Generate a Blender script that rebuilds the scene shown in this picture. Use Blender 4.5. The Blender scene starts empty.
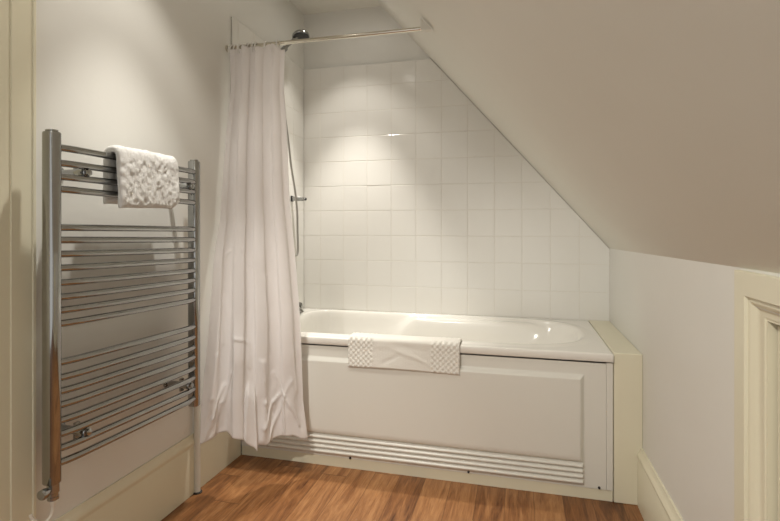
import bpy, bmesh, math, random
import numpy as np
from mathutils import Vector, Matrix
random.seed(4)
RNG = np.random.RandomState(7)
SC = bpy.context.scene
C = SC.collection

# ------------------------------------------------------------------ camera
cam_d = bpy.data.cameras.new('camera')
cam = bpy.data.objects.new('camera', cam_d)
C.objects.link(cam)
SC.camera = cam
cam.location = (1.2911, -2.1301, 1.0866)
cam.rotation_euler = (math.radians(90), 0, 0.253)
cam_d.sensor_width = 36.0
cam_d.lens = 497.46 / 780 * 36
cam_d.shift_y = -(260.5 - 228.29) / 780
cam_d.clip_start = 0.02

# ------------------------------------------------------------------ world, exposure, lamps
W = bpy.data.worlds.new('world')
SC.world = W
W.use_nodes = True
W.node_tree.nodes['Background'].inputs[0].default_value = (1.0, 0.975, 0.93, 1)
W.node_tree.nodes['Background'].inputs[1].default_value = 0.39
vs = SC.view_settings
vs.view_transform = 'Standard'
vs.look = 'None'
vs.gamma = 1.0
vs.use_curve_mapping = False
vs.exposure = 1.12

WARM = (1.0, 0.955, 0.88)
CEIL = 2.42


def spot(name, loc, power, angle, blend, target=None, radius=0.025, col=WARM):
    d = bpy.data.lights.new(name, 'SPOT')
    d.energy = power
    d.spot_size = math.radians(angle)
    d.spot_blend = blend
    d.shadow_soft_size = radius
    d.color = col
    o = bpy.data.objects.new(name, d)
    C.objects.link(o)
    o.location = loc
    if target is not None:
        v = Vector(target) - Vector(loc)
        o.rotation_euler = v.to_track_quat('-Z', 'Y').to_euler()
    return o


LAMPS = [(0.36, 0.36), (0.36, -0.76), (0.46, -2.35)]
SPOT_W = [42, 30, 72]
SPILL_W = [7, 9, 6]
AIM = [None, None, (1.45, -0.5, 0.35)]
BEAM = [58, 58, 66]
for (lx, ly), w, w2, aim, bm_ in zip(LAMPS, SPOT_W, SPILL_W, AIM, BEAM):
    spot('downlight_beam', (lx, ly, CEIL - 0.012), w, bm_, 0.6, aim)
    spot('downlight_spill', (lx, ly, CEIL - 0.012), w2, 88, 0.45)

# ------------------------------------------------------------------ helpers


def mat(name, col, rough=0.5, metal=0.0, spec=0.5, bump=0.0, bump_scale=60.0, var=0.0, var_scale=4.0, coat=0.0):
    m = bpy.data.materials.new(name)
    m.use_nodes = True
    nt = m.node_tree
    b = nt.nodes['Principled BSDF']
    b.inputs['Base Color'].default_value = (*col, 1)
    b.inputs['Roughness'].default_value = rough
    b.inputs['Metallic'].default_value = metal
    b.inputs['Specular IOR Level'].default_value = spec
    b.inputs['Coat Weight'].default_value = coat
    tc = nt.nodes.new('ShaderNodeTexCoord')
    if bump:
        n = nt.nodes.new('ShaderNodeTexNoise')
        n.inputs['Scale'].default_value = bump_scale
        n.inputs['Detail'].default_value = 4
        nt.links.new(tc.outputs['Object'], n.inputs['Vector'])
        bp = nt.nodes.new('ShaderNodeBump')
        bp.inputs['Strength'].default_value = bump
        bp.inputs['Distance'].default_value = 0.01
        nt.links.new(n.outputs['Fac'], bp.inputs['Height'])
        nt.links.new(bp.outputs['Normal'], b.inputs['Normal'])
    if var:
        n = nt.nodes.new('ShaderNodeTexNoise')
        n.inputs['Scale'].default_value = var_scale
        n.inputs['Detail'].default_value = 5
        nt.links.new(tc.outputs['Object'], n.inputs['Vector'])
        mx = nt.nodes.new('ShaderNodeMix')
        mx.data_type = 'RGBA'
        mx.inputs['A'].default_value = (*[c * (1 - var) for c in col], 1)
        mx.inputs['B'].default_value = (*[min(1, c * (1 + var)) for c in col], 1)
        nt.links.new(n.outputs['Fac'], mx.inputs['Factor'])
        nt.links.new(mx.outputs['Result'], b.inputs['Base Color'])
    return m


M = {}
M['paint'] = mat('wall_paint', (0.765, 0.755, 0.71), 0.42, spec=0.35, bump=0.06, bump_scale=25, var=0.02)
M['slope'] = mat('ceiling_paint', (0.765, 0.745, 0.68), 0.55, spec=0.3, bump=0.10, bump_scale=7, var=0.02)
M['cream'] = mat('cream_gloss_paint', (0.75, 0.71, 0.55), 0.32, spec=0.45, bump=0.04, bump_scale=20, var=0.03)
M['tile'] = mat('tile_glaze', (0.80, 0.785, 0.74), 0.14, spec=0.5, bump=0.03, bump_scale=9)
M['grout'] = mat('grout', (0.74, 0.71, 0.65), 0.8)
M['acrylic'] = mat('white_acrylic', (0.82, 0.80, 0.745), 0.16, spec=0.5)
M['panel'] = mat('panel_plastic', (0.72, 0.705, 0.645), 0.3, spec=0.45)
M['chrome'] = mat('chrome', (0.375, 0.38, 0.375), 0.12, metal=1.0)
M['hose'] = mat('hose_steel', (0.42, 0.41, 0.39), 0.3, metal=1.0, bump=0.3, bump_scale=300)
M['rail'] = mat('rail_chrome', (0.66, 0.62, 0.54), 0.16, metal=1.0)
M['black'] = mat('black_rubber', (0.02, 0.02, 0.02), 0.4)
M['terry'] = mat('white_terry', (0.88, 0.87, 0.84), 0.95, spec=0.1, bump=0.8, bump_scale=420)
M['matcloth'] = mat('mat_cotton', (0.90, 0.87, 0.80), 0.95, spec=0.1, bump=0.6, bump_scale=500)
M['plastic'] = mat('white_plastic', (0.80, 0.77, 0.70), 0.35)
M['ring'] = mat('ring_plastic', (0.82, 0.80, 0.76), 0.3)
M['pipe'] = mat('pipe_paint', (0.66, 0.63, 0.55), 0.35, var=0.03)
M['shadowgap'] = mat('dark_gap', (0.03, 0.025, 0.02), 0.8)
M['bulb'] = bpy.data.materials.new('bulb_glass')
M['bulb'].use_nodes = True
_b = M['bulb'].node_tree.nodes['Principled BSDF']
_b.inputs['Emission Color'].default_value = (*WARM, 1)
_b.inputs['Emission Strength'].default_value = 25
_b.inputs['Base Color'].default_value = (0.9, 0.9, 0.9, 1)


def curtain_mat():
    m = bpy.data.materials.new('curtain_satin')
    m.use_nodes = True
    nt = m.node_tree
    b = nt.nodes['Principled BSDF']
    b.inputs['Base Color'].default_value = (0.92, 0.895, 0.885, 1)
    b.inputs['Roughness'].default_value = 0.36
    b.inputs['Specular IOR Level'].default_value = 0.4
    b.inputs['Sheen Weight'].default_value = 0.2
    t = nt.nodes.new('ShaderNodeBsdfTranslucent')
    t.inputs['Color'].default_value = (0.93, 0.90, 0.885, 1)
    mx = nt.nodes.new('ShaderNodeMixShader')
    mx.inputs[0].default_value = 0.48
    out = nt.nodes['Material Output']
    nt.links.new(b.outputs[0], mx.inputs[1])
    nt.links.new(t.outputs[0], mx.inputs[2])
    nt.links.new(mx.outputs[0], out.inputs['Surface'])
    tc = nt.nodes.new('ShaderNodeTexCoord')
    w = nt.nodes.new('ShaderNodeTexNoise')
    w.inputs['Scale'].default_value = 16
    w.inputs['Detail'].default_value = 3
    nt.links.new(tc.outputs['Object'], w.inputs['Vector'])
    bp = nt.nodes.new('ShaderNodeBump')
    bp.inputs['Strength'].default_value = 0.22
    bp.inputs['Distance'].default_value = 0.02
    nt.links.new(w.outputs['Fac'], bp.inputs['Height'])
    nt.links.new(bp.outputs['Normal'], b.inputs['Normal'])
    return m


M['curtain'] = curtain_mat()


def wood_mat():
    m = bpy.data.materials.new('oak_laminate')
    m.use_nodes = True
    nt = m.node_tree
    N = nt.nodes
    L = nt.links
    b = N['Principled BSDF']
    tc = N.new('ShaderNodeTexCoord')
    sep = N.new('ShaderNodeSeparateXYZ')
    L.new(tc.outputs['Object'], sep.inputs[0])

    def math_(op, a, bb=None):
        n = N.new('ShaderNodeMath')
        n.operation = op
        for i, v in enumerate((a, bb)):
            if v is None:
                continue
            if isinstance(v, (int, float)):
                n.inputs[i].default_value = v
            else:
                L.new(v, n.inputs[i])
        return n.outputs[0]
    W_ = 0.1125
    px = math_('DIVIDE', math_('ADD', sep.outputs['X'], 4.5 * W_ * 4 - 0.45), W_)
    ix = math_('FLOOR', px)
    fx = math_('FRACT', px)
    wn = N.new('ShaderNodeTexWhiteNoise')
    wn.noise_dimensions = '1D'
    L.new(ix, wn.inputs['W'])
    py = math_('DIVIDE', math_('ADD', sep.outputs['Y'], math_('MULTIPLY', wn.outputs['Value'], 3.0)), 1.25)
    iy = math_('FLOOR', py)
    fy = math_('FRACT', py)
    cmb = N.new('ShaderNodeCombineXYZ')
    L.new(ix, cmb.inputs[0])
    L.new(iy, cmb.inputs[1])
    wn2 = N.new('ShaderNodeTexWhiteNoise')
    wn2.noise_dimensions = '3D'
    L.new(cmb.outputs[0], wn2.inputs['Vector'])
    # grain coordinates: stretched along y, offset per plank
    g = N.new('ShaderNodeCombineXYZ')
    L.new(math_('ADD', math_('MULTIPLY', sep.outputs['X'], 11.0), math_('MULTIPLY', wn2.outputs['Value'], 40.0)), g.inputs[0])
    L.new(math_('MULTIPLY', sep.outputs['Y'], 1.15), g.inputs[1])
    L.new(math_('MULTIPLY', wn2.outputs['Value'], 17.0), g.inputs[2])
    n1 = N.new('ShaderNodeTexNoise')
    n1.inputs['Scale'].default_value = 2.2
    n1.inputs['Detail'].default_value = 8
    n1.inputs['Roughness'].default_value = 0.62
    n1.inputs['Distortion'].default_value = 0.9
    L.new(g.outputs[0], n1.inputs['Vector'])
    g2 = N.new('ShaderNodeCombineXYZ')
    L.new(math_('MULTIPLY', sep.outputs['X'], 150.0), g2.inputs[0])
    L.new(math_('MULTIPLY', sep.outputs['Y'], 9.0), g2.inputs[1])
    L.new(ix, g2.inputs[2])
    n2 = N.new('ShaderNodeTexNoise')
    n2.inputs['Scale'].default_value = 1.6
    n2.inputs['Detail'].default_value = 5
    L.new(g2.outputs[0], n2.inputs['Vector'])
    v = math_('ADD', math_('MULTIPLY', n1.outputs['Fac'], 0.75), math_('MULTIPLY', n2.outputs['Fac'], 0.30))
    v = math_('ADD', v, math_('MULTIPLY', math_('SUBTRACT', wn2.outputs['Value'], 0.5), 0.20))
    cr = N.new('ShaderNodeValToRGB')
    e = cr.color_ramp.elements
    e[0].position = 0.33
    e[0].color = (0.075, 0.026, 0.009, 1)
    e[1].position = 0.73
    e[1].color = (0.42, 0.21, 0.085, 1)
    x = e.new(0.51)
    x.color = (0.235, 0.098, 0.034, 1)
    L.new(v, cr.inputs[0])
    # seams
    sx = math_('MINIMUM', fx, math_('SUBTRACT', 1.0, fx))
    sy = math_('MINIMUM', fy, math_('SUBTRACT', 1.0, fy))
    seam = math_('MAXIMUM', math_('LESS_THAN', sx, 0.010), math_('LESS_THAN', sy, 0.0016))
    mx = N.new('ShaderNodeMix')
    mx.data_type = 'RGBA'
    L.new(math_('MULTIPLY', seam, 0.55), mx.inputs['Factor'])
    L.new(cr.outputs[0], mx.inputs['A'])
    mx.inputs['B'].default_value = (0.06, 0.022, 0.008, 1)
    L.new(mx.outputs['Result'], b.inputs['Base Color'])
    b.inputs['Roughness'].default_value = 0.36
    b.inputs['Specular IOR Level'].default_value = 0.4
    bp = N.new('ShaderNodeBump')
    bp.inputs['Strength'].default_value = 0.12
    bp.inputs['Distance'].default_value = 0.004
    L.new(math_('SUBTRACT', v, seam), bp.inputs['Height'])
    L.new(bp.outputs['Normal'], b.inputs['Normal'])
    return m


M['wood'] = wood_mat()


class MB:
    def __init__(s):
        s.v = []
        s.f = []
        s.m = []

    def add(s, vs_, fs, mi=0):
        o = len(s.v)
        s.v += [tuple(map(float, p)) for p in vs_]
        for f in fs:
            s.f.append([i + o for i in f])
            s.m.append(mi)

    def box(s, lo, hi, mi=0):
        x0, y0, z0 = lo
        x1, y1, z1 = hi
        s.add([(x0, y0, z0), (x1, y0, z0), (x1, y1, z0), (x0, y1, z0), (x0, y0, z1), (x1, y0, z1), (x1, y1, z1), (x0, y1, z1)],
              [(0, 3, 2, 1), (4, 5, 6, 7), (0, 1, 5, 4), (1, 2, 6, 5), (2, 3, 7, 6), (3, 0, 4, 7)], mi)

    def prism(s, poly, axis, a, b, mi=0):
        """poly: 2D points; extruded along axis from a to b"""
        def P(p, t):
            if axis == 'x':
                return (t, p[0], p[1])
            if axis == 'y':
                return (p[0], t, p[1])
            return (p[0], p[1], t)
        n = len(poly)
        s.add([P(p, a) for p in poly] + [P(p, b) for p in poly],
              [list(range(n))[::-1], list(range(n, 2 * n))] + [(i, (i + 1) % n, n + (i + 1) % n, n + i) for i in range(n)], mi)

    def grid(s, P, mi=0, closed_u=False):
        """P[i][j] rows of points"""
        r, c = len(P), len(P[0])
        vs_ = [p for row in P for p in row]
        fs = []
        for i in range(r - 1):
            for j in range(c if closed_u else c - 1):
                k = (j + 1) % c
                fs.append((i * c + j, i * c + k, (i + 1) * c + k, (i + 1) * c + j))
        s.add(vs_, fs, mi)

    def tube(s, pts, rad, n=12, mi=0, caps=True):
        pts = [Vector(p) for p in pts]
        rads = rad if isinstance(rad, (list, tuple)) else [rad] * len(pts)
        rows = []
        up = None
        for i, p in enumerate(pts):
            t = (pts[min(i + 1, len(pts) - 1)] - pts[max(i - 1, 0)]).normalized()
            if up is None:
                a = Vector((0, 0, 1)) if abs(t.z) < 0.9 else Vector((1, 0, 0))
                up = (a - t * a.dot(t)).normalized()
            else:
                up = (up - t * up.dot(t)).normalized()
            sd = t.cross(up)
            rows.append([p + (up * math.cos(2 * math.pi * k / n) + sd * math.sin(2 * math.pi * k / n)) * rads[i] for k in range(n)])
        o = len(s.v)
        s.grid(rows, mi, True)
        if caps:
            L_ = len(rows)
            s.f.append([o + k for k in range(n)][::-1])
            s.m.append(mi)
            s.f.append([o + (L_ - 1) * n + k for k in range(n)])
            s.m.append(mi)

    def lathe(s, prof, origin, axis, n=24, mi=0):
        """prof: list of (r, h) along axis"""
        ax = Vector(axis).normalized()
        a = Vector((0, 0, 1)) if abs(ax.z) < 0.9 else Vector((1, 0, 0))
        u = (a - ax * a.dot(ax)).normalized()
        w = ax.cross(u)
        o = Vector(origin)
        rows = [[o + ax * h + (u * math.cos(2 * math.pi * k / n) + w * math.sin(2 * math.pi * k / n)) * max(r, 1e-5) for k in range(n)] for r, h in prof]
        s.grid(rows, mi, True)
        st = len(s.v) - len(rows) * n
        s.f.append([st + k for k in range(n)][::-1])
        s.m.append(mi)
        s.f.append([st + (len(rows) - 1) * n + k for k in range(n)])
        s.m.append(mi)

    def build(s, name, mats, parent=None, smooth=None, bevel=None, seg=2, recalc=True):
        me = bpy.data.meshes.new(name)
        me.from_pydata(s.v, [], s.f)
        if not isinstance(mats, (list, tuple)):
            mats = [mats]
        for m in mats:
            me.materials.append(m)
        me.polygons.foreach_set('material_index', s.m)
        if recalc:
            bm = bmesh.new()
            bm.from_mesh(me)
            bmesh.ops.recalc_face_normals(bm, faces=bm.faces)
            bm.to_mesh(me)
            bm.free()
        me.update()
        o = bpy.data.objects.new(name, me)
        C.objects.link(o)
        if parent is not None:
            o.parent = parent
            o.matrix_parent_inverse = Matrix.Translation(-parent.location) if parent.type == 'EMPTY' else Matrix.Identity(4)
        if bevel:
            md = o.modifiers.new('bevel', 'BEVEL')
            md.width = bevel
            md.segments = seg
            md.limit_method = 'ANGLE'
            md.angle_limit = math.radians(35)
            smooth = smooth or 40
        if smooth:
            me.polygons.foreach_set('use_smooth', [True] * len(me.polygons))
            me.set_sharp_from_angle(angle=math.radians(smooth))
        return o


def tag(o, label=None, cat=None, group=None, kind=None):
    if label:
        o['label'] = label
    if cat:
        o['category'] = cat
    if group:
        o['group'] = group
    if kind:
        o['kind'] = kind
    return o


def empty(name, loc, label, cat, group=None, kind=None):
    o = bpy.data.objects.new(name, None)
    o.empty_display_size = 0.05
    C.objects.link(o)
    o.location = loc
    return tag(o, label, cat, group, kind)


def struct(o, label=None, cat=None):
    return tag(o, label, cat, None, 'structure')


def box_obj(name, lo, hi, m, parent=None, bevel=None):
    b = MB()
    b.box(lo, hi)
    return b.build(name, m, parent, bevel=bevel)


def smooth01(t):
    t = np.clip(t, 0, 1)
    return t * t * (3 - 2 * t)


# ------------------------------------------------------------------ main dimensions (metres)
L_TUB, BOXW, D, H = 1.655, 0.106, 0.729, 0.593
XR = L_TUB + BOXW          # right knee wall
XL = -0.008                # plain left wall
KNEE = 0.979
SL = 1.136                 # fall of the sloped ceiling
XC = XR - (CEIL - KNEE) / SL
YB = D + 0.016             # plain back wall
YF = -2.75
TILE_TOP = 2.072

# ------------------------------------------------------------------ structure
struct(box_obj('floor', (-0.3, YF - 0.1, -0.06), (XR + 0.15, YB + 0.1, 0), M['wood']), 'warm brown wood plank floor', 'floor')

wl = struct(box_obj('wall_left', (XL - 0.12, YF - 0.1, -0.06), (XL, YB + 0.1, CEIL + 0.05), M['paint']), 'off-white left wall behind the towel radiator', 'wall')
wb = struct(box_obj('wall_back', (XL, YB, -0.06), (XR + 0.12, YB + 0.1, CEIL + 0.05), M['paint']), 'off-white tiled wall behind the bathtub', 'wall')
# knee wall with the opening of the cupboard door left free
DY0, DY1, DZ1, DZ0 = -1.52, -0.900, 0.925, 0.10
b = MB()
b.prism([(YB, -0.06), (YB, KNEE + 0.01), (DY1, KNEE + 0.035), (DY1, -0.06)], 'x', XR, XR + 0.03)
b.prism([(DY0, -0.06), (DY0, KNEE + 0.04), (YF, KNEE + 0.055), (YF, -0.06)], 'x', XR, XR + 0.03)
b.box((XR, DY0, -0.06), (XR + 0.03, DY1, DZ0))
b.box((XR, DY0, DZ1), (XR + 0.03, DY1, KNEE + 0.03))
struct(b.build('wall_right', M['paint']), 'low white knee wall under the sloped ceiling', 'wall')
b = MB()
n2 = 1 / math.hypot(1, SL)
b.prism([(XR + 0.12, KNEE - 0.12 * SL), (XC, CEIL), (XL - 0.12, CEIL), (XL - 0.12, CEIL + 0.08), (XC + 0.05, CEIL + 0.08), (XR + 0.22, KNEE - 0.12 * SL + 0.08)],
        'y', YF - 0.1, YB + 0.1)
# the foot of the slope climbs slightly away from the tiled wall
b.v = [(x, y, z + (0.013 * (D - y) if z < 1.2 else 0.0)) for x, y, z in b.v]
struct(b.build('ceiling', M['slope']), 'off-white ceiling sloping down to the knee wall', 'ceiling')


# ---- tiling
def clip(poly, nx, nz, c):
    """keep nx*u+nz*z <= c"""
    out = []
    for i in range(len(poly)):
        p, q = poly[i], poly[(i + 1) % len(poly)]
        dp, dq = nx * p[0] + nz * p[1] - c, nx * q[0] + nz * q[1] - c
        if dp <= 0:
            out.append(p)
        if (dp < 0 < dq) or (dq < 0 < dp):
            t = dp / (dp - dq)
            out.append((p[0] + t * (q[0] - p[0]), p[1] + t * (q[1] - p[1])))
    return out


def shrink(poly, d):
    cx = sum(p[0] for p in poly) / len(poly)
    cz = sum(p[1] for p in poly) / len(poly)
    r = []
    for x, z in poly:
        r.append((x - math.copysign(min(d, abs(x - cx)), x - cx), z - math.copysign(min(d, abs(z - cz)), z - cz)))
    return r


def tiling(parent, plane, u0, u1, z0, z1, ou, oz, slope, back):
    """plane: function (u, z, depth towards the room) -> point"""
    b = MB()
    T = 0.15
    region = [(u0, z0), (u1, z0), (u1, z1), (u0, z1)]
    if slope:
        region = clip(region, SL, 1.0, KNEE + SL * XR - 0.004)
    n = len(region)
    b.add([plane(u, z, -back) for u, z in region] + [plane(u, z, -0.0012) for u, z in region],
          [list(range(n)), list(range(n, 2 * n))] + [(i, (i + 1) % n, n + (i + 1) % n, n + i) for i in range(n)], 1)
    i0 = math.floor((u0 - ou) / T)
    k0 = math.floor((z0 - oz) / T)
    for i in range(i0, i0 + 16):
        for k in range(k0, k0 + 14):
            g = 0.0011
            poly = [(ou + i * T + g, oz + k * T + g), (ou + (i + 1) * T - g, oz + k * T + g), (ou + (i + 1) * T - g, oz + (k + 1) * T - g), (ou + i * T + g, oz + (k + 1) * T - g)]
            for c in ((-1, 0, -u0), (1, 0, u1), (0, -1, -z0), (0, 1, z1)):
                poly = clip(poly, *c)
                if len(poly) < 3:
                    break
            if len(poly) >= 3 and slope:
                poly = clip(poly, SL, 1.0, KNEE + SL * XR - 0.004)
            if len(poly) < 3:
                continue
            cu = sum(p[0] for p in poly) / len(poly)
            cz = sum(p[1] for p in poly) / len(poly)
            tu, tz = random.gauss(0, 0.0035), random.gauss(0, 0.0035)
            f = lambda u, z, dd: plane(u, z, dd + tu * (u - cu) + tz * (z - cz))
            m = len(poly)
            inn = shrink(poly, 0.0016)
            vs_ = [plane(u, z, -0.004) for u, z in poly] + [f(u, z, -0.0008) for u, z in poly] + [f(u, z, 0) for u, z in inn]
            fs = [[2 * m + j for j in range(m)]]
            for j in range(m):
                q = (j + 1) % m
                fs.append((j, q, m + q, m + j))
                fs.append((m + j, m + q, 2 * m + q, 2 * m + j))
            b.add(vs_, fs, 0)
    return b.build('tiling', [M['tile'], M['grout']], parent)


tiling(wb, lambda u, z, d: (u, D - d, z), 0.0, XR, H - 0.01, TILE_TOP, 0.1093, 0.5922, True, 0.016)
tiling(wl, lambda u, z, d: (d, u, z), -0.071, D, H - 0.01, TILE_TOP, D - 0.15 * 6, 0.5922, False, 0.008)

# ---- skirting boards
prof = [(0, 0), (0.016, 0), (0.016, 0.185), (0.013, 0.192), (0.013, 0.198), (0.018, 0.206), (0.018, 0.214), (0.012, 0.224), (0.008, 0.232), (0.006, 0.243), (0, 0.243)]
b = MB()
b.prism([(XL + p[0] * 0.8, p[1]) for p in prof], 'y', -1.05, -0.335)
b.prism([(XL + p[0] * 0.8, p[1]) for p in prof], 'y', YF, -1.75)
struct(b.build('baseboard_left', M['cream'], bevel=0.0012), 'cream moulded skirting board under the towel radiator', 'skirting board')
b = MB()
b.prism([(XR - p[0] * 1.2, p[1] * 0.94) for p in prof], 'y', -0.887, -0.001)
b.prism([(XR - p[0] * 1.2, p[1] * 0.94) for p in prof], 'y', YF, -1.60)
struct(b.build('baseboard_right', M['cream'], bevel=0.0012), 'cream moulded skirting board along the knee wall', 'skirting board')
# boxed strips beside the tub
struct(box_obj('trim_1', (L_TUB + 0.001, 0.0, 0.0), (XR, D - 0.001, H), M['cream'], bevel=0.003), 'cream boxed ledge between bathtub end and knee wall', 'boxing')
struct(box_obj('trim_2', (XL, -0.333, 0.0), (0.003, -0.001, 0.262), M['cream'], bevel=0.002), 'plain cream boxing on the left wall below the shower curtain', 'boxing')


# ---- doors
def door_frame(wallx, sgn, y0, y1, z0, z1, band, name, label, steps, leafx, bottom=True):
    """frame swept round an opening. steps: (inset into the opening, distance from the wall towards the room)"""
    b = MB()
    rows = []
    for ins, out in steps:
        x = wallx + sgn * out
        yy0, yy1, zz1 = y0 + ins, y1 - ins, z1 - ins
        zz0 = z0 + ins if bottom else 0.0
        rows.append([(x, yy0, zz0), (x, yy0, zz1), (x, yy1, zz1), (x, yy1, zz0)])
    vs_ = [p for r in rows for p in r]
    fs = []
    for i in range(len(rows) - 1):
        for j in ((0, 1, 2, 3) if bottom else (0, 1, 2)):
            k = (j + 1) % 4
            fs.append((i * 4 + j, i * 4 + k, (i + 1) * 4 + k, (i + 1) * 4 + j))
    b.add(vs_, fs)
    root = struct(b.build(name, M['cream'], smooth=25), label, 'door')
    ins = steps[-1][0] + 0.007
    ly0, ly1, lz1 = y0 + ins, y1 - ins, z1 - ins
    lz0 = (z0 + ins) if bottom else 0.006
    lf = MB()
    xs = sorted((leafx, leafx - sgn * 0.03))
    lf.box((xs[0], ly0, lz0), (xs[1], ly1, lz1))
    leaf = lf.build('door_leaf', M['cream'], root, bevel=0.002)
    return root, leaf, (ly0, ly1, lz0, lz1)


d2, leaf2, lim = door_frame(XR, -1, -1.57, -0.888, 0.05, 0.996, 0.05, 'door_2', 'cream cupboard door with stepped moulded frame in the knee wall',
                            [(0, 0.0), (0, 0.012), (0.002, 0.014), (0.050, 0.014), (0.052, 0.011), (0.053, 0.007), (0.060, 0.008), (0.064, 0.006), (0.070, -0.001), (0.079, -0.006), (0.088, -0.008), (0.090, -0.010), (0.094, -0.010), (0.094, -0.05)],
                            XR + 0.024)
bk = MB()
bk.box((XR + 0.05, -1.5, 0.06), (XR + 0.06, -0.93, 0.93))
bk.build('door_gap_shade', M['shadowgap'], d2)  # dark sheet behind the leaf, standing in for shade in its gap
d1, leaf1, lim1 = door_frame(XL, 1, -1.98, -1.050, 0.0, 2.06, 0.09, 'door_1', 'cream door frame at the left edge of the view',
                             [(0, 0.0), (0, 0.016), (0.006, 0.022), (0.013, 0.022), (0.0145, 0.0185), (0.070, 0.018), (0.0715, 0.014), (0.074, 0.014), (0.11, 0.0135), (0.11, 0.002)],
                             XL + 0.008, bottom=False)
pm = MB()
for z0, z1 in ((0.2, 0.85), (1.05, 1.85)):
    pm.box((XL + 0.004, lim1[0] + 0.11, z0), (XL + 0.012, lim1[1] - 0.11, z1))
pm.build('door_panel', M['cream'], leaf1, bevel=0.006)

# ------------------------------------------------------------------ bathtub
tub = empty('bathtub', (L_TUB / 2, D / 2, 0), 'white bathtub with ribbed front panel against the tiled back wall', 'bathtub')


def poly_opening():
    """outline of the basin mouth, counter-clockwise"""
    pts = []
    xl, xr, yf = 0.095, 1.588, 0.062

    def yb(x):
        return 0.682 - 0.115 * float(smooth01((x - 0.53) / 0.14)) + 0.0 * x
    r = 0.11
    for a in np.linspace(180, 270, 14):
        pts.append((xl + r + r * math.cos(math.radians(a)), yf + r + r * math.sin(math.radians(a))))
    xe = 1.20
    for x in np.linspace(xl + r, xe, 40)[1:]:
        pts.append((x, yf))
    yt = 0.69
    ce = (yf + yt) / 2
    for a in np.linspace(-90, 90, 60)[1:]:
        ca, sa = math.cos(math.radians(a)), math.sin(math.radians(a))
        e = 2 / 2.5
        pts.append((xe + (xr - xe) * abs(ca) ** e, ce + (yt - ce) * math.copysign(abs(sa) ** e, sa)))
    for x in np.linspace(xe, xl + r, 40)[1:]:
        pts.append((x, yt))
    for a in np.linspace(90, 180, 14)[1:-1]:
        pts.append((xl + r + r * math.cos(math.radians(a)), yt - r + r * math.sin(math.radians(a))))
    return np.array(pts)


def sdist(P, poly):
    """signed distance (positive inside)"""
    A = poly
    B = np.roll(poly, -1, 0)
    d = np.full(len(P), 1e9)
    ins = np.zeros(len(P), bool)
    for a, bb in zip(A, B):
        e = bb - a
        w = P - a
        t = np.clip((w @ e) / (e @ e + 1e-12), 0, 1)
        q = w - t[:, None] * e
        d = np.minimum(d, np.hypot(q[:, 0], q[:, 1]))
        c = (a[1] > P[:, 1]) != (bb[1] > P[:, 1])
        xi = a[0] + (P[:, 1] - a[1]) / (bb[1] - a[1] + 1e-12) * e[0]
        ins ^= c & (P[:, 0] < xi)
    return np.where(ins, d, -d)


def build_shell():
    Y0, Y1, X0, X1 = -0.011, D - 0.001, 0.002, L_TUB
    xs = np.linspace(X0 + 0.007, X1 - 0.004, 250)
    ys = np.concatenate([np.linspace(Y0 + 0.007, 0.25, 62), np.linspace(0.25, Y1 - 0.004, 85)[1:]])
    GX, GY = np.meshgrid(xs, ys)
    P = np.stack([GX.ravel(), GY.ravel()], 1)
    op = poly_opening()
    s = sdist(P, op)
    x, y = P[:, 0], P[:, 1]
    wx = 0.13 + 0.30 * smooth01((x - 1.05) / 0.5)
    t = np.clip(s / wx, 0, 1)
    depth = 0.37 * (0.55 * smooth01(t) + 0.45 * np.clip(s / (wx * 0.55), 0, 1) ** 0.8)
    depth = np.where(s > 0, depth, 0)
    # soft rolled lip
    lip = np.clip(s / 0.022, 0, 1)
    depth *= lip * 0.65 + 0.35 * lip * lip
    # armrest ledge along the back, right of the tap end
    arm = smooth01((x - 0.50) / 0.24) * smooth01((1.50 - x) / 0.16) * smooth01((y - 0.585 + 0.0 * x) / 0.05)
    lim = 0.014 + 0.012 * smooth01((0.66 - y) / 0.08)
    depth = depth * (1 - arm) + np.minimum(depth, lim) * arm
    z = H - depth
    # tiny crown of the rim
    z -= 0.003 * smooth01((-s - 0.0) / 0.05)
    Z = z.reshape(GX.shape)
    rows = [[(GX[i, j], GY[i, j], Z[i, j]) for j in range(len(xs))] for i in range(len(ys))]
    b = MB()
    b.grid(rows)
    # rolled outer edge and fascia
    ring = [(0, j) for j in range(len(xs))] + [(i, len(xs) - 1) for i in range(1, len(ys))] + [(len(ys) - 1, j) for j in range(len(xs) - 2, -1, -1)] + [(i, 0) for i in range(len(ys) - 2, 0, -1)]
    base = []
    c = 0.007
    for k, (dx, dz) in enumerate([(0, 0), (0.5, 0.13), (0.866, 0.5), (1.0, 1.0), (1.0, 4.55), (0.8, 4.75), (-1.5, 4.8)]):
        row = []
        for i, j in ring:
            px, py, pz = GX[i, j], GY[i, j], Z[i, j]
            ox = (-1 if j == 0 else (1 if j == len(xs) - 1 else 0))
            oy = (-1 if i == 0 else (1 if i == len(ys) - 1 else 0))
            sxx = c if ox < 0 else 0.004
            syy = c if oy < 0 else 0.003
            row.append((px + ox * sxx * dx, py + oy * syy * dx, pz - c * dz if dz else pz))
        base.append(row)
    b.grid(base, closed_u=True)
    o = b.build('shell', M['acrylic'], tub, recalc=False)
    me = o.data
    bm = bmesh.new()
    bm.from_mesh(me)
    bmesh.ops.remove_doubles(bm, verts=bm.verts, dist=1e-5)
    bmesh.ops.recalc_face_normals(bm, faces=bm.faces)
    up = sum(f.normal.z * f.calc_area() for f in bm.faces)
    if up < 0:
        bmesh.ops.reverse_faces(bm, faces=bm.faces)
    for f in bm.faces:
        f.smooth = True
    bm.to_mesh(me)
    bm.free()
    return o


build_shell()


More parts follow.
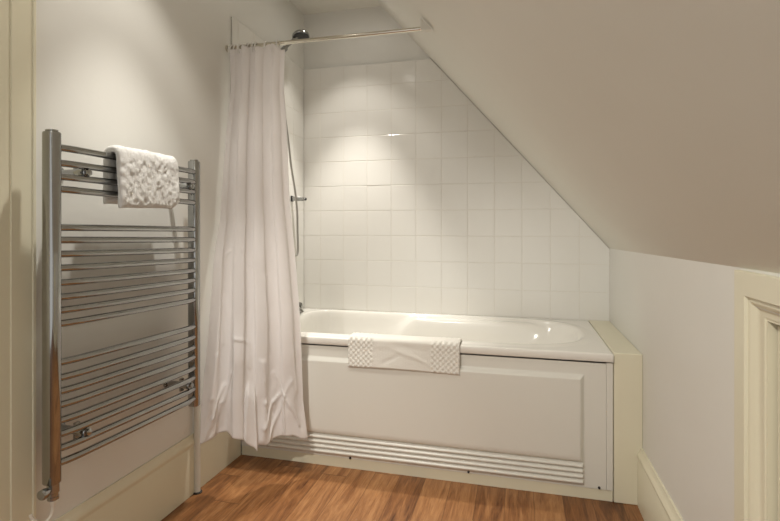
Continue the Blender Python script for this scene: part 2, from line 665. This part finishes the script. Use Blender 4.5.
def build_panel():
    """front panel: raised field on top, three ribbed grooves beneath, as a relief surface"""
    x0, x1, z0, z1 = 0.004, 1.628, 0.046, 0.548
    fx0, fx1, fz0, fz1 = 0.10, 1.545, 0.148, 0.498
    xs = sorted(set(np.round(np.concatenate([np.linspace(x0, x1, 40), fx0 + np.linspace(-0.012, 0.03, 15), fx1 + np.linspace(-0.03, 0.012, 15)]), 4)))
    zs = sorted(set(np.round(np.concatenate([np.linspace(z0, z1, 20), np.linspace(0.05, 0.16, 75), fz1 + np.linspace(-0.035, 0.012, 24)]), 4)))
    rows = []
    for z in zs:
        row = []
        for x in xs:
            sx = min(x - fx0, fx1 - x)
            sfield = min(sx * 1.0, fz1 - z, z - fz0 + 0.004)
            r = 0.0
            if z > fz0 - 0.002:
                r = 0.018 * float(smooth01((sfield + 0.003) / 0.021))
            else:
                e = float(smooth01((sx + 0.002) / 0.008))
                zz = z - 0.060
                if zz > 0:
                    ph = zz / 0.0215
                    r = e * (0.004 + 0.013 * abs(math.sin(math.pi * ph)) ** 0.7)
                else:
                    r = e * 0.004 * float(smooth01((zz + 0.006) / 0.006))
            row.append((x, 0.0 - r, z))
        rows.append(row)
    b = MB()
    b.grid(rows)
    # return edges to the tub side
    n, c = len(zs), len(xs)
    ring = [rows[0][j] for j in range(c)] + [rows[i][c - 1] for i in range(1, n)] + [rows[n - 1][j] for j in range(c - 2, -1, -1)] + [rows[i][0] for i in range(n - 2, 0, -1)]
    b.grid([ring, [(p[0], 0.004, p[2]) for p in ring]], closed_u=True)
    o = b.build('front_panel', M['panel'], tub, smooth=50)
    return o


pan = build_panel()
box_obj('plinth', (0.003, 0.004, 0.0), (L_TUB - 0.002, 0.02, 0.045), M['cream'], tub, bevel=0.001)
box_obj('corner_strip', (1.6290, -0.001, 0.046), (L_TUB - 0.002, 0.010, 0.552), M['panel'], tub, bevel=0.001)
for sx, sz in ((0.555, 0.050), (1.085, 0.052), (1.602, 0.052)):
    b = MB()
    b.lathe([(0.001, 0.0065), (0.004, 0.006), (0.005, 0.0035), (0.0052, 0)], (sx, 0.0, sz), (0, -1, 0), n=14)
    tag(b.build('screw', M['black'], tub, smooth=40), 'dark screw head')

# ------------------------------------------------------------------ bath mat over the rim
def sheet(name, path, thick, sign, a0, a1, na, mat_, disp, parent=None, axis='x', round_edge=True):
    """closed cloth slab: path = list of 2D points (profile), swept along axis from a0 to a1; disp(s, a) = outward offset"""
    P = [Vector((p[0], p[1])) for p in path]
    nrm = []
    for i in range(len(P)):
        t = (P[min(i + 1, len(P) - 1)] - P[max(i - 1, 0)]).normalized()
        nrm.append(Vector((-t.y, t.x)) * sign)
    cum = [0]
    for i in range(1, len(P)):
        cum.append(cum[-1] + (P[i] - P[i - 1]).length)
    tot = cum[-1]
    av = np.linspace(a0, a1, na)

    def mk(i, a, off, wob):
        p = P[i] + nrm[i] * off
        p = (p.x + wob[0], p.y + wob[1])
        return (a, p[0], p[1]) if axis == 'x' else (p[0], a, p[1])
    rows_o, rows_i = [], []
    for i in range(len(P)):
        ro, ri = [], []
        for a in av:
            e = min(a - a0, a1 - a, cum[i], tot - cum[i])
            k = math.sqrt(max(0.0, 1 - (1 - min(1, e / (thick * 0.6))) ** 2)) if round_edge else 1
            k = 0.25 + 0.75 * k
            o_, wob = disp(cum[i], a)
            ro.append(mk(i, a, thick * 0.5 * k + o_ * k, wob))
            ri.append(mk(i, a, -thick * 0.5 * k, wob))
        rows_o.append(ro)
        rows_i.append(ri)
    b = MB()
    b.grid(rows_o)
    b.grid(rows_i)
    n, c = len(P), na
    idx = [(0, j) for j in range(c)] + [(i, c - 1) for i in range(1, n)] + [(n - 1, j) for j in range(c - 2, -1, -1)] + [(i, 0) for i in range(n - 2, 0, -1)]
    b.grid([[rows_o[i][j] for i, j in idx], [rows_i[i][j] for i, j in idx]], closed_u=True)
    o = b.build(name, mat_, parent, recalc=False)
    bm = bmesh.new()
    bm.from_mesh(o.data)
    bmesh.ops.remove_doubles(bm, verts=bm.verts, dist=1e-6)
    bmesh.ops.recalc_face_normals(bm, faces=bm.faces)
    for f in bm.faces:
        f.smooth = True
    bm.to_mesh(o.data)
    bm.free()
    return o


def resample(pts, step):
    out = [pts[0]]
    for p, q in zip(pts[:-1], pts[1:]):
        d = math.hypot(q[0] - p[0], q[1] - p[1])
        n = max(1, int(round(d / step)))
        for k in range(1, n + 1):
            out.append((p[0] + (q[0] - p[0]) * k / n, p[1] + (q[1] - p[1]) * k / n))
    return out


def arc(cx, cy, r, a0, a1, n):
    return [(cx + r * math.cos(math.radians(a)), cy + r * math.sin(math.radians(a))) for a in np.linspace(a0, a1, n)]


th = 0.008
g = th / 2 + 0.0012
ym = -0.011 - g
mp = [(ym - 0.006, 0.468), (ym - 0.004, 0.50)] + [(ym, 0.555)] + arc(ym + 0.014 + 0.0, H + g - 0.014, 0.014, 180, 90, 7) + [(0.045, H + g)] + arc(0.05, H + g - 0.026, 0.026, 80, 15, 6) + [(0.092, 0.535), (0.105, 0.475)]
mp = resample(mp, 0.0045)


def mat_disp(s, a):
    o = 0.0
    e0 = a - 0.552
    e1 = 1.050 - a
    if e0 < 0.115 or e1 < 0.125:
        P_ = 0.0118
        u, v = (a + s) / P_, (a - s) / P_
        o = 0.0048 * (abs(math.sin(math.pi * u / 2) * math.sin(math.pi * v / 2))) ** 0.75
    else:
        o = 0.0022 + 0.0004 * math.sin(a * 900)
        for (ca, cs, la, ls, rot, h) in ((0.745, 0.040, 0.045, 0.010, 0.5, -0.006), (0.80, 0.075, 0.05, 0.009, -0.35, 0.0055), (0.87, 0.055, 0.05, 0.008, -0.4, 0.005), (0.70, 0.10, 0.05, 0.012, 0.2, 0.003), (0.83, 0.10, 0.06, 0.010, -0.15, -0.004)):
            da, ds = a - ca, s - cs
            p = da * math.cos(rot) + ds * math.sin(rot)
            q = -da * math.sin(rot) + ds * math.cos(rot)
            o += 0.6 * h * math.exp(-(p / la) ** 2 - (q / ls) ** 2)
    return o, (-0.002 * math.sin(a * 11) * max(0, 1 - s / 0.1), 0.003 * math.sin(a * 9 + 1) * max(0, 1 - s / 0.08))


mt = sheet('bath_mat', mp, th, 1, 0.552, 1.050, 260, M['matcloth'], mat_disp)
tag(mt, 'white cotton bath mat with quilted ends folded over the bathtub rim', 'bath mat')

# ------------------------------------------------------------------ towel radiator
RX = 0.082
YA, YE = -1.063, -0.457
XA, XE = 0.080, 0.080


def rx(y):
    return XA + (XE - XA) * (y - YA) / (YE - YA)


rad = empty('towel_radiator', (RX, (YA + YE) / 2, 0.39), 'chrome ladder towel radiator on the left wall', 'towel radiator')
for y in (YA, YE):
    b = MB()
    RX = rx(y)
    rr = []
    for k in range(28):
        a = 2 * math.pi * k / 28
        ca, sa = math.cos(a), math.sin(a)
        e = 0.75
        rr.append((RX - 0.004 + 0.022 * math.copysign(abs(ca) ** e, ca), y + 0.0185 * math.copysign(abs(sa) ** e, sa)))
    zb, zt_ = 0.402, 1.347
    rows = []
    for s_, z in ((0.2, zb), (0.9, zb), (1.0, zb + 0.003), (1.0, zt_ - 0.006), (0.93, zt_ - 0.002), (0.70, zt_), (0.70, zt_ + 0.004), (0.15, zt_ + 0.005)):
        rows.append([(RX - 0.004 + (p[0] - RX + 0.004) * s_, y + (p[1] - y) * s_, z) for p in rr])
    b.grid(rows, closed_u=True)
    b.f.append([k for k in range(28)])
    b.m.append(0)
    b.f.append([7 * 28 + k for k in range(28)])
    b.m.append(0)
    b.build('post', M['chrome'], rad, smooth=40)
RUNG_L = [1.306, 1.264, 1.227, 1.193, 1.089, 1.055, 1.017, 0.979, 0.939, 0.900, 0.864, 0.828, 0.723, 0.681, 0.644, 0.607, 0.565, 0.528, 0.490, 0.451]
RUNG_R = [1.302, 1.263, 1.226, 1.184, 1.083, 1.043, 1.003, 0.965, 0.925, 0.888, 0.850, 0.812, 0.710, 0.670, 0.630, 0.593, 0.551, 0.514, 0.471, 0.434]
RUNGS = [(a + b_) / 2 for a, b_ in zip(RUNG_L, RUNG_R)]
for zl, zr in zip(RUNG_L, RUNG_R):
    b = MB()
    pts = []
    for t in np.linspace(0, 1, 25):
        y = YA + 0.006 + (YE - YA - 0.012) * t
        e = min(t, 1 - t) * 0.6
        pts.append((rx(y) + 0.002 + 0.010 * (1 - (1 - min(1, e / 0.07)) ** 2) + 0.002 * math.sin(math.pi * t), y, zl + (zr - zl) * t))
    b.tube(pts, 0.0100, n=16)
    b.build('rung', M['chrome'], rad, smooth=60)
for y, z in ((YA + 0.095, 1.246), (YE - 0.045, 1.245), (YA + 0.095, 0.504), (YE - 0.050, 0.496)):
    b = MB()
    b.lathe([(0.019, 0.0), (0.019, 0.006), (0.011, 0.008), (0.011, 0.066), (0.0145, 0.068), (0.0145, 0.100), (0.012, 0.104), (0.004, 0.105)], (XL, y, z), (1, 0, 0), n=20)
    b.box((XL + 0.062, y - 0.008, z - 0.024), (XL + 0.070, y + 0.008, z + 0.024))
    b.lathe([(0.009, 0), (0.010, 0.002), (0.010, 0.008), (0.004, 0.010)], (XL + 0.104, y, z), (1, 0, 0), n=6)
    b.build('wall_bracket', M['chrome'], rad, smooth=35)
RX = XA
# electric element, gland and flex below the front post
b = MB()
b.lathe([(0.011, 0.012), (0.011, 0.0), (0.0150, -0.001), (0.0150, -0.026), (0.0125, -0.028), (0.0125, -0.036), (0.014, -0.037), (0.014, -0.045), (0.010, -0.048)], (RX - 0.004, YA + 0.004, 0.402), (0, 0, 1), n=24)
el = b.build('heating_element', M['chrome'], rad, smooth=40)
b = MB()
b.lathe([(0.008, 0.0), (0.008, 0.014), (0.0125, 0.016), (0.0135, 0.022), (0.0135, 0.030), (0.010, 0.034), (0.002, 0.0345)], (RX - 0.004, YA - 0.006, 0.386), (0.25, -1.0, 0.05), n=20)
b.build('knob', M['chrome'], el, smooth=40)
b = MB()
b.lathe([(0.0095, 0.0), (0.009, -0.004), (0.0055, -0.018), (0.0045, -0.020)], (RX - 0.004, YA + 0.004, 0.356), (0, 0, 1), n=16)
cpts = [(XA + dx, YA + dy, z) for dx, dy, z in ((-0.004, 0.004, 0.338), (-0.004, 0.003, 0.328), (-0.006, 0.000, 0.314), (-0.012, -0.006, 0.303), (-0.020, -0.014, 0.299), (-0.028, -0.022, 0.305), (-0.034, -0.030, 0.318), (-0.036, -0.034, 0.330))]


def smooth_path(p, k=4):
    p = [Vector(q) for q in p]
    out = []
    for i in range(len(p) - 1):
        a, b_, c, d = p[max(i - 1, 0)], p[i], p[i + 1], p[min(i + 2, len(p) - 1)]
        for j in range(k):
            t = j / k
            out.append(0.5 * ((2 * b_) + (c - a) * t + (2 * a - 5 * b_ + 4 * c - d) * t * t + (3 * b_ - a - 3 * c + d) * t ** 3))
    out.append(p[-1])
    return out


b.tube(smooth_path(cpts), 0.0042, n=10)
tag(b.build('flex', M['plastic'], rad, smooth=50), 'white electric flex')

# painted pipe running from the far post to the floor
b = MB()
b.tube([(0.010, -0.347, 0.0), (0.010, -0.347, 0.46)], 0.0135, n=18)
b.lathe([(0.019, 0.0), (0.019, 0.004), (0.0140, 0.006)], (0.012, -0.347, 0.0), (0, 0, 1), n=20, mi=1)
pp = b.build('pipe', [M['pipe'], M['shadowgap']], smooth=40)
tag(pp, 'painted pipe rising from the floor beside the radiator and curtain', 'pipe')

# ------------------------------------------------------------------ towel on the radiator
xr_ = rx(-0.75) + 0.016
tt = 0.021
ro = 0.0102 + tt / 2 + 0.002
zt0 = RUNGS[0]
tp = [(xr_ + ro + 0.006, 1.146), (xr_ + ro + 0.006, 1.20), (xr_ + ro + 0.001, 1.27)] + arc(xr_, zt0, ro, 0, 180, 13) + [(xr_ - ro, 1.27), (xr_ - ro - 0.002, 1.160)]
tp = resample(tp, 0.006)
NZ = RNG.rand(64, 64)
TY0, TY1 = -0.886, -0.618


def vnoise(u, v):
    iu, iv = int(math.floor(u)), int(math.floor(v))
    fu, fv = u - iu, v - iv
    fu, fv = fu * fu * (3 - 2 * fu), fv * fv * (3 - 2 * fv)
    g_ = lambda i, j: NZ[i % 64, j % 64]
    return (g_(iu, iv) * (1 - fu) + g_(iu + 1, iv) * fu) * (1 - fv) + (g_(iu, iv + 1) * (1 - fu) + g_(iu + 1, iv + 1) * fu) * fv


def towel_disp(s, a):
    n = 0.0045 * (vnoise(a * 52, s * 50) - 0.5) + 0.003 * (vnoise(a * 125 + 9, s * 130 + 3) - 0.5) + 0.003 * vnoise(a * 260, s * 260)
    hem = 0.0
    if a - TY0 < 0.016:
        hem = 0.003 * (0.5 + 0.5 * math.sin(s * 900))
        n *= 0.2
    cr = max(0.0, 1 - math.hypot(max(0, TY1 - a), max(0, s - 0.0)) / 0.05)
    return n + hem, (0.006 * vnoise(a * 12, s * 10) + rx(a) - rx(-0.75), 0.005 * math.sin((a + 0.9) * 7) * max(0, 1 - s / 0.12) + 0.004 * vnoise(a * 20, 3.0) + 0.03 * cr * cr)


tw = sheet('hand_towel', tp, tt, -1, TY0, TY1, 150, M['terry'], towel_disp, axis='y')
tag(tw, 'white fluffy hand towel folded over the top of the chrome radiator', 'towel')

# ------------------------------------------------------------------ curtain rail, rings, curtain
YRL, ZRL = -0.10, 1.914
rl = empty('curtain_rail', (0.45, YRL, ZRL), 'brass-tinted chrome rod carrying the shower curtain', 'curtain rail')
b = MB()
b.tube([(XL + 0.001, YRL, ZRL), (0.45, YRL, ZRL), (0.905, YRL, ZRL)], 0.0085, n=20)
b.build('rod', M['rail'], rl, smooth=50)
b = MB()
b.lathe([(0.016, 0), (0.016, 0.010), (0.0125, 0.012)], (XL, YRL, ZRL), (1, 0, 0), n=24)
b.build('wall_flange', M['rail'], rl, smooth=40)
b = MB()
xs_ = lambda z: XR - (z - KNEE) / SL
b.prism([(0.899, 1.908), (0.915, 1.902), (xs_(1.902) - 0.001, 1.902), (0.899, KNEE + SL * (XR - 0.899) - 0.001)], 'y', YRL - 0.014, YRL + 0.014)
b.build('end_block', M['slope'], rl, bevel=0.002)

ring_x = [0.012, 0.026, 0.040, 0.053, 0.068, 0.082, 0.097, 0.113, 0.130, 0.147, 0.195, 0.248]


def ring_mesh(tilt):
    b = MB()
    R_ = 0.0185
    rows = []
    n = 26
    for k in range(n + 1):
        a = 2 * math.pi * k / n
        rows.append((math.sin(a) * R_ * tilt, math.sin(a) * R_ * math.sqrt(1 - tilt * tilt), math.cos(a) * R_ * 1.35))
    b.tube(rows, 0.0030, n=8, caps=False)
    return b.build('curtain_ring', M['ring'], smooth=60)


ring0 = ring_mesh(0.35)
for i, x in enumerate(ring_x):
    o = ring0 if i == 0 else ring0.copy()
    if i:
        C.objects.link(o)
    o.location = (x, YRL, ZRL - 0.0125)
    o.rotation_euler = (0, 0, [0.2, -0.3, 0.1, 0.5, -0.2, 0.3, 0.05, -0.1, 0.3, 0.1, 0.1, 0.5][i])
    lab = 'small white curtain ring bunched at the wall end of the rod'
    if i == 10:
        lab = 'white curtain ring second from the free edge of the shower curtain'
    if i == 11:
        lab = 'white curtain ring nearest the free edge of the shower curtain'
    tag(o, lab, 'curtain ring', 'curtain rings on the rod')

# edges of the hanging curtain, (z, x, y)
LE = np.array([(1.95, 0.020, -0.10), (1.900, 0.021, -0.10), (1.728, 0.022, -0.11), (1.593, 0.016, -0.125), (1.486, 0.010, -0.135), (1.123, 0.010, -0.18), (0.948, 0.012, -0.23), (0.576, 0.024, -0.30), (0.379, 0.028, -0.34), (0.211, 0.033, -0.36), (0.10, 0.036, -0.375)])
RE = np.array([(1.895, 0.285, -0.10), (1.874, 0.293, -0.10), (1.712, 0.278, -0.10), (1.583, 0.288, -0.10), (1.212, 0.305, -0.10), (0.99, 0.330, -0.10), (0.681, 0.356, -0.098), (0.329, 0.366, -0.092), (0.172, 0.386, -0.092), (0.05, 0.40, -0.09)])
HEM = np.array([(0, 0.205), (0.10, 0.222), (0.235, 0.236), (0.30, 0.226), (0.40, 0.208), (0.49, 0.160), (0.53, 0.178), (0.58, 0.168), (0.72, 0.186), (0.85, 0.188), (0.93, 0.168), (1.0, 0.158)])


def crease(pix, h, w):
    """polyline across the lower curtain as (share of width, share of height) in percent"""
    p = [(a * 0.0037, c * 0.0170) for a, c in pix]
    return [(p[i], p[i + 1], h, w) for i in range(len(p) - 1)]


CREASES = []
for pix, h, w in [([(30, 76.4), (42, 76.2)], 0.007, 0.006), ([(43, 76.5), (44, 82)], 0.004, 0.005),
                  ([(26, 85), (19, 92), (12, 99)], 0.009, 0.007), ([(20, 88), (10, 95), (5, 99)], 0.008, 0.006), ([(3, 98), (8, 90), (10, 80)], 0.007, 0.007),
                  ([(58, 96), (70, 91), (78, 89)], 0.009, 0.007), ([(64, 99), (79, 91)], 0.009, 0.006), ([(79, 91), (77, 99)], 0.010, 0.006), ([(80, 90), (93, 96.5)], 0.010, 0.007),
                  ([(70, 84), (80, 90), (88, 86)], 0.006, 0.006), ([(57, 80), (60, 90), (56, 99)], 0.008, 0.008), ([(90, 78), (94, 88)], 0.006, 0.007),
                  ([(14, 68), (17, 78)], 0.004, 0.006), ([(62, 66), (66, 78)], 0.004, 0.007), ([(84, 63), (95, 67)], 0.003, 0.004), ([(14, 56), (22, 53)], 0.003, 0.0035), ([(32, 54), (44, 57.5)], 0.003, 0.0035), ([(60, 59), (63, 63), (66, 59)], 0.003, 0.003)]:
    CREASES += crease(pix, h, w)


def curtain():
    nu, nv = 300, 260
    us = np.linspace(0, 1, nu)
    vsn = np.linspace(0, 1, nv)
    rows = []
    for v in vsn:
        row = []
        for u in us:
            hem = np.interp(u, HEM[:, 0], HEM[:, 1])
            top = float(np.interp(u, [0, 0.42, 0.52, 0.62, 0.70, 0.80, 0.90, 1.0], [1.902, 1.908, 1.900, 1.892, 1.908, 1.912, 1.888, 1.876])) - 0.006 * (1 - math.cos(2 * math.pi * (u * 7.0))) * 0.5
            z = top + (hem - top) * v
            lx, ly = np.interp(-z, -LE[:, 0], LE[:, 1]), np.interp(-z, -LE[:, 0], LE[:, 2])
            rx, ry = np.interp(-z, -RE[:, 0], RE[:, 1]), np.interp(-z, -RE[:, 0], RE[:, 2])
            # direction across and outward (towards the room)
            dx, dy = rx - lx, ry - ly
            ln = math.hypot(dx, dy)
            nx, ny = dy / ln, -dx / ln
            # pleats: tight at the rod, opening further down
            wv = 0.07 * math.sin(u * 5 + 0.6) * (1 - 0.5 * v) + 0.02 * math.sin(v * 5)
            ph = 2 * math.pi * (u * 3.6 + wv + 0.1 + 0.45 * (vnoise(u * 3.3 + 11.0, 7.0 + v * 0.8) - 0.5))
            pl = 0.75 + 0.5 * vnoise(u * 4.2 + 30.0, 2.0 + v * 1.2)
            amp = (0.011 + 0.015 * v) * pl
            env = math.sin(math.pi * min(1, max(0, u))) ** 0.35
            fold = amp * math.sin(ph) + 0.004 * math.sin(1.9 * ph + 1.0 + 2 * v) * (1 - 0.6 * v) + 0.016
            lat = -(0.004 + 0.009 * v) * math.sin(2 * ph)
            # creases and crumples towards the hem
            k = smooth01((v - 0.66) / 0.24)
            fold *= 1 - 0.45 * k
            lat *= 1 - 0.6 * k
            fold += 0.006 * (vnoise(u * 7 + 20, v * 9 + 11) - 0.5)
            fold += k * 0.007 * (0.5 - abs(2 * vnoise(u * 6 + v * 7, v * 7 + 3) - 1))
            if v > 0.5:
                pu, pv = u * 0.37, v * 1.70
                for a_, c_, h_, w_ in CREASES:
                    ex, ey = c_[0] - a_[0], c_[1] - a_[1]
                    t = ((pu - a_[0]) * ex + (pv - a_[1]) * ey) / (ex * ex + ey * ey)
                    t = min(1.0, max(0.0, t))
                    d2_ = (pu - a_[0] - t * ex) ** 2 + (pv - a_[1] - t * ey) ** 2
                    if d2_ < 9 * w_ * w_:
                        fold += h_ * math.exp(-d2_ / (w_ * w_))
            # overlapping edge right of the left lobe, and the lobe curling in at its hem
            if v > 0.7:
                fold += 0.030 * smooth01((v - 0.70) / 0.12) * smooth01((u - 0.275) / 0.018) * smooth01((0.62 - u) / 0.3)
            fold += 0.020 * math.exp(-((u - 0.14) / 0.12) ** 2) * smooth01((v - 0.62) / 0.22) * (1 - 1.9 * smooth01((v - 0.90) / 0.10))
            # rounded folded tongue hanging in the middle of the hem
            if v > 0.84:
                tw_ = 0.020 + 0.062 * math.sqrt((v - 0.84) / 0.16)
                ed = 1 - abs(u - 0.455 - 0.10 * (0.97 - v)) / tw_
                fold += 0.026 * smooth01(ed / 0.55) * smooth01((v - 0.84) / 0.05)
            # flare of the free corner
            fold += 0.035 * smooth01((u - 0.84) / 0.16) * smooth01((v - 0.93) / 0.07)
            fold *= env
            x = lx + dx * u + nx * fold + (dx / ln) * lat * env
            y = ly + dy * u + ny * fold + (dy / ln) * lat * env
            y -= 0.013 * (1 - smooth01(v / 0.12)) * (1 - env) + 0.006 * (1 - smooth01(v / 0.12))
            x = max(x, 0.001)
            row.append((x, y, z))
        rows.append(row)
    b = MB()
    b.grid(rows)
    o = b.build('shower_curtain', M['curtain'], recalc=False)
    o.data.polygons.foreach_set('use_smooth', [True] * len(o.data.polygons))
    md = o.modifiers.new('cloth_thickness', 'SOLIDIFY')
    md.thickness = 0.0008
    tag(o, 'white satin shower curtain drawn to the left end of the bathtub', 'shower curtain')
    return o


curtain()

# ------------------------------------------------------------------ shower fittings
hs = empty('hand_shower', (0.05, 0.34, 2.05), 'chrome hand shower with dark round face behind the curtain rod', 'hand shower')
hd = Vector((0.125, 0.408, 2.150))
ax = Vector((0.25, -0.24, -0.94)).normalized()
b = MB()
b.lathe([(0.012, -0.022), (0.022, -0.020), (0.040, -0.010), (0.047, -0.002), (0.048, 0.008), (0.045, 0.012)], hd, ax, n=32)
hb = b.build('head', M['chrome'], hs, smooth=50)
b = MB()
b.lathe([(0.044, 0.011), (0.044, 0.0145), (0.038, 0.017), (0.001, 0.018)], hd, ax, n=32)
for i in range(3):
    for k in range(6 + 6 * i):
        a = 2 * math.pi * k / (6 + 6 * i)
        r_ = 0.010 + 0.012 * i
        u_ = ax.orthogonal().normalized()
        w_ = ax.cross(u_)
        b.lathe([(0.0017, 0.017), (0.0013, 0.0195), (0.0003, 0.02)], hd + (u_ * math.cos(a) + w_ * math.sin(a)) * r_, ax, n=6)
b.build('face', M['black'], hb, smooth=50)
b = MB()
b.tube(smooth_path([(0.035, 0.325, 2.025), (0.055, 0.345, 2.060), (0.085, 0.372, 2.105), (0.108, 0.393, 2.138), (0.122, 0.406, 2.153)]), [0.0095] * 8 + [0.0105] * 8 + [0.012], n=16)
b.build('handle', M['chrome'], hs, smooth=50)
b = MB()
hp = [(0.035, 0.325, 2.025), (0.026, 0.33, 1.98), (0.030, 0.35, 1.85), (0.042, 0.385, 1.70), (0.050, 0.405, 1.589), (0.055, 0.432, 1.442), (0.060, 0.473, 1.304), (0.064, 0.494, 1.18), (0.065, 0.496, 1.077), (0.065, 0.502, 0.975), (0.062, 0.495, 0.935), (0.056, 0.470, 0.930), (0.052, 0.440, 0.92), (0.06, 0.41, 0.84), (0.07, 0.395, 0.76), (0.075, 0.39, 0.72)]
b.tube(smooth_path(hp, 6), 0.0062, n=10)
b.build('hose', M['hose'], hs, smooth=60)

sb = empty('shower_bracket', (0.0, 0.345, 2.06), 'chrome wall holder gripping the hand shower handle', 'shower holder')
b = MB()
b.lathe([(0.022, 0.0), (0.022, 0.006), (0.014, 0.010), (0.014, 0.03)], (0.0, 0.342, 2.055), (1, 0, 0), n=20)
b.build('wall_plate', M['chrome'], sb, smooth=40)
b = MB()
b.tube([(0.046, 0.336, 2.044), (0.062, 0.352, 2.070)], 0.0155, n=16)
b.build('cradle', M['chrome'], sb, smooth=40)

sd = empty('wall_holder', (0.0, 0.552, 1.258), 'flat chrome holder on the left wall beside the shower hose', 'shower holder')
b = MB()
b.box((0.0, 0.540, 1.243), (0.008, 0.566, 1.277), 0)
b.build('wall_plate', M['black'], sd, bevel=0.002)
b = MB()
b.prism([(0.008, 1.247), (0.008, 1.273), (0.074, 1.268), (0.088, 1.263), (0.088, 1.250), (0.074, 1.245)], 'y', 0.542, 0.564)
b.build('arm', M['chrome'], sd, bevel=0.004, seg=3)
b = MB()
b.lathe([(0.0085, 0.0), (0.0085, 0.004), (0.007, 0.006)], (0.088, 0.553, 1.2565), (1, 0, 0), n=16)
b.build('end_cap', M['black'], sd, smooth=40)

tap = empty('bath_tap', (0.048, 0.40, H), 'chrome bath tap at the tap end of the bathtub, mostly behind the curtain', 'bath tap')
b = MB()
b.tube([(0.048, 0.30, 0.655), (0.048, 0.49, 0.655)], 0.022, n=20)
for y in (0.33, 0.46):
    b.lathe([(0.027, 0), (0.027, 0.006), (0.017, 0.012), (0.017, 0.06)], (0.048, y, H - 0.003), (0, 0, 1), n=20)
b.build('body', M['chrome'], tap, smooth=40)
b = MB()
b.tube(smooth_path([(0.055, 0.395, 0.655), (0.085, 0.395, 0.650), (0.120, 0.395, 0.640), (0.140, 0.395, 0.622)]), 0.013, n=16)
b.build('spout', M['chrome'], tap, smooth=50)
for y in (0.305, 0.472):
    b = MB()
    b.lathe([(0.012, 0), (0.012, 0.012), (0.020, 0.014), (0.022, 0.022), (0.020, 0.034), (0.012, 0.038)], (0.066, y, 0.648), (1.0, 0.25, -0.12), n=10)
    b.build('handle', M['chrome'], tap, smooth=30)
b = MB()
b.lathe([(0.010, 0.0), (0.010, 0.03)], (0.075, 0.39, 0.672), (0, 0, 1), n=14)
b.tube([(0.070, 0.414, 0.71), (0.105, 0.420, 0.712)], 0.0045, n=10)
b.build('diverter', M['chrome'], tap, smooth=40)

# ------------------------------------------------------------------ downlight fittings
names = ['recessed downlight in the ceiling above the bathtub', 'recessed downlight in the ceiling before the towel radiator', 'recessed downlight in the ceiling behind the viewer']
# fittings
for (lx, ly), nm in zip(LAMPS, names):
    dl = empty('downlight', (lx, ly, CEIL), nm, 'ceiling light', 'recessed downlights')
    b = MB()
    rows = []
    for r_, z in ((0.043, 0.0), (0.043, -0.003), (0.040, -0.005), (0.032, -0.005), (0.029, -0.002), (0.029, 0.0)):
        rows.append([(lx + r_ * math.cos(2 * math.pi * k / 32), ly + r_ * math.sin(2 * math.pi * k / 32), CEIL + z) for k in range(32)])
    b.grid(rows, closed_u=True)
    b.build('rim', M['chrome'], dl, smooth=40)
    b = MB()
    b.lathe([(0.0288, 0.0005), (0.0288, -0.0015), (0.02, -0.003), (0.001, -0.0035)], (lx, ly, CEIL), (0, 0, 1), n=24)
    b.build('bulb', M['bulb'], dl, smooth=40)
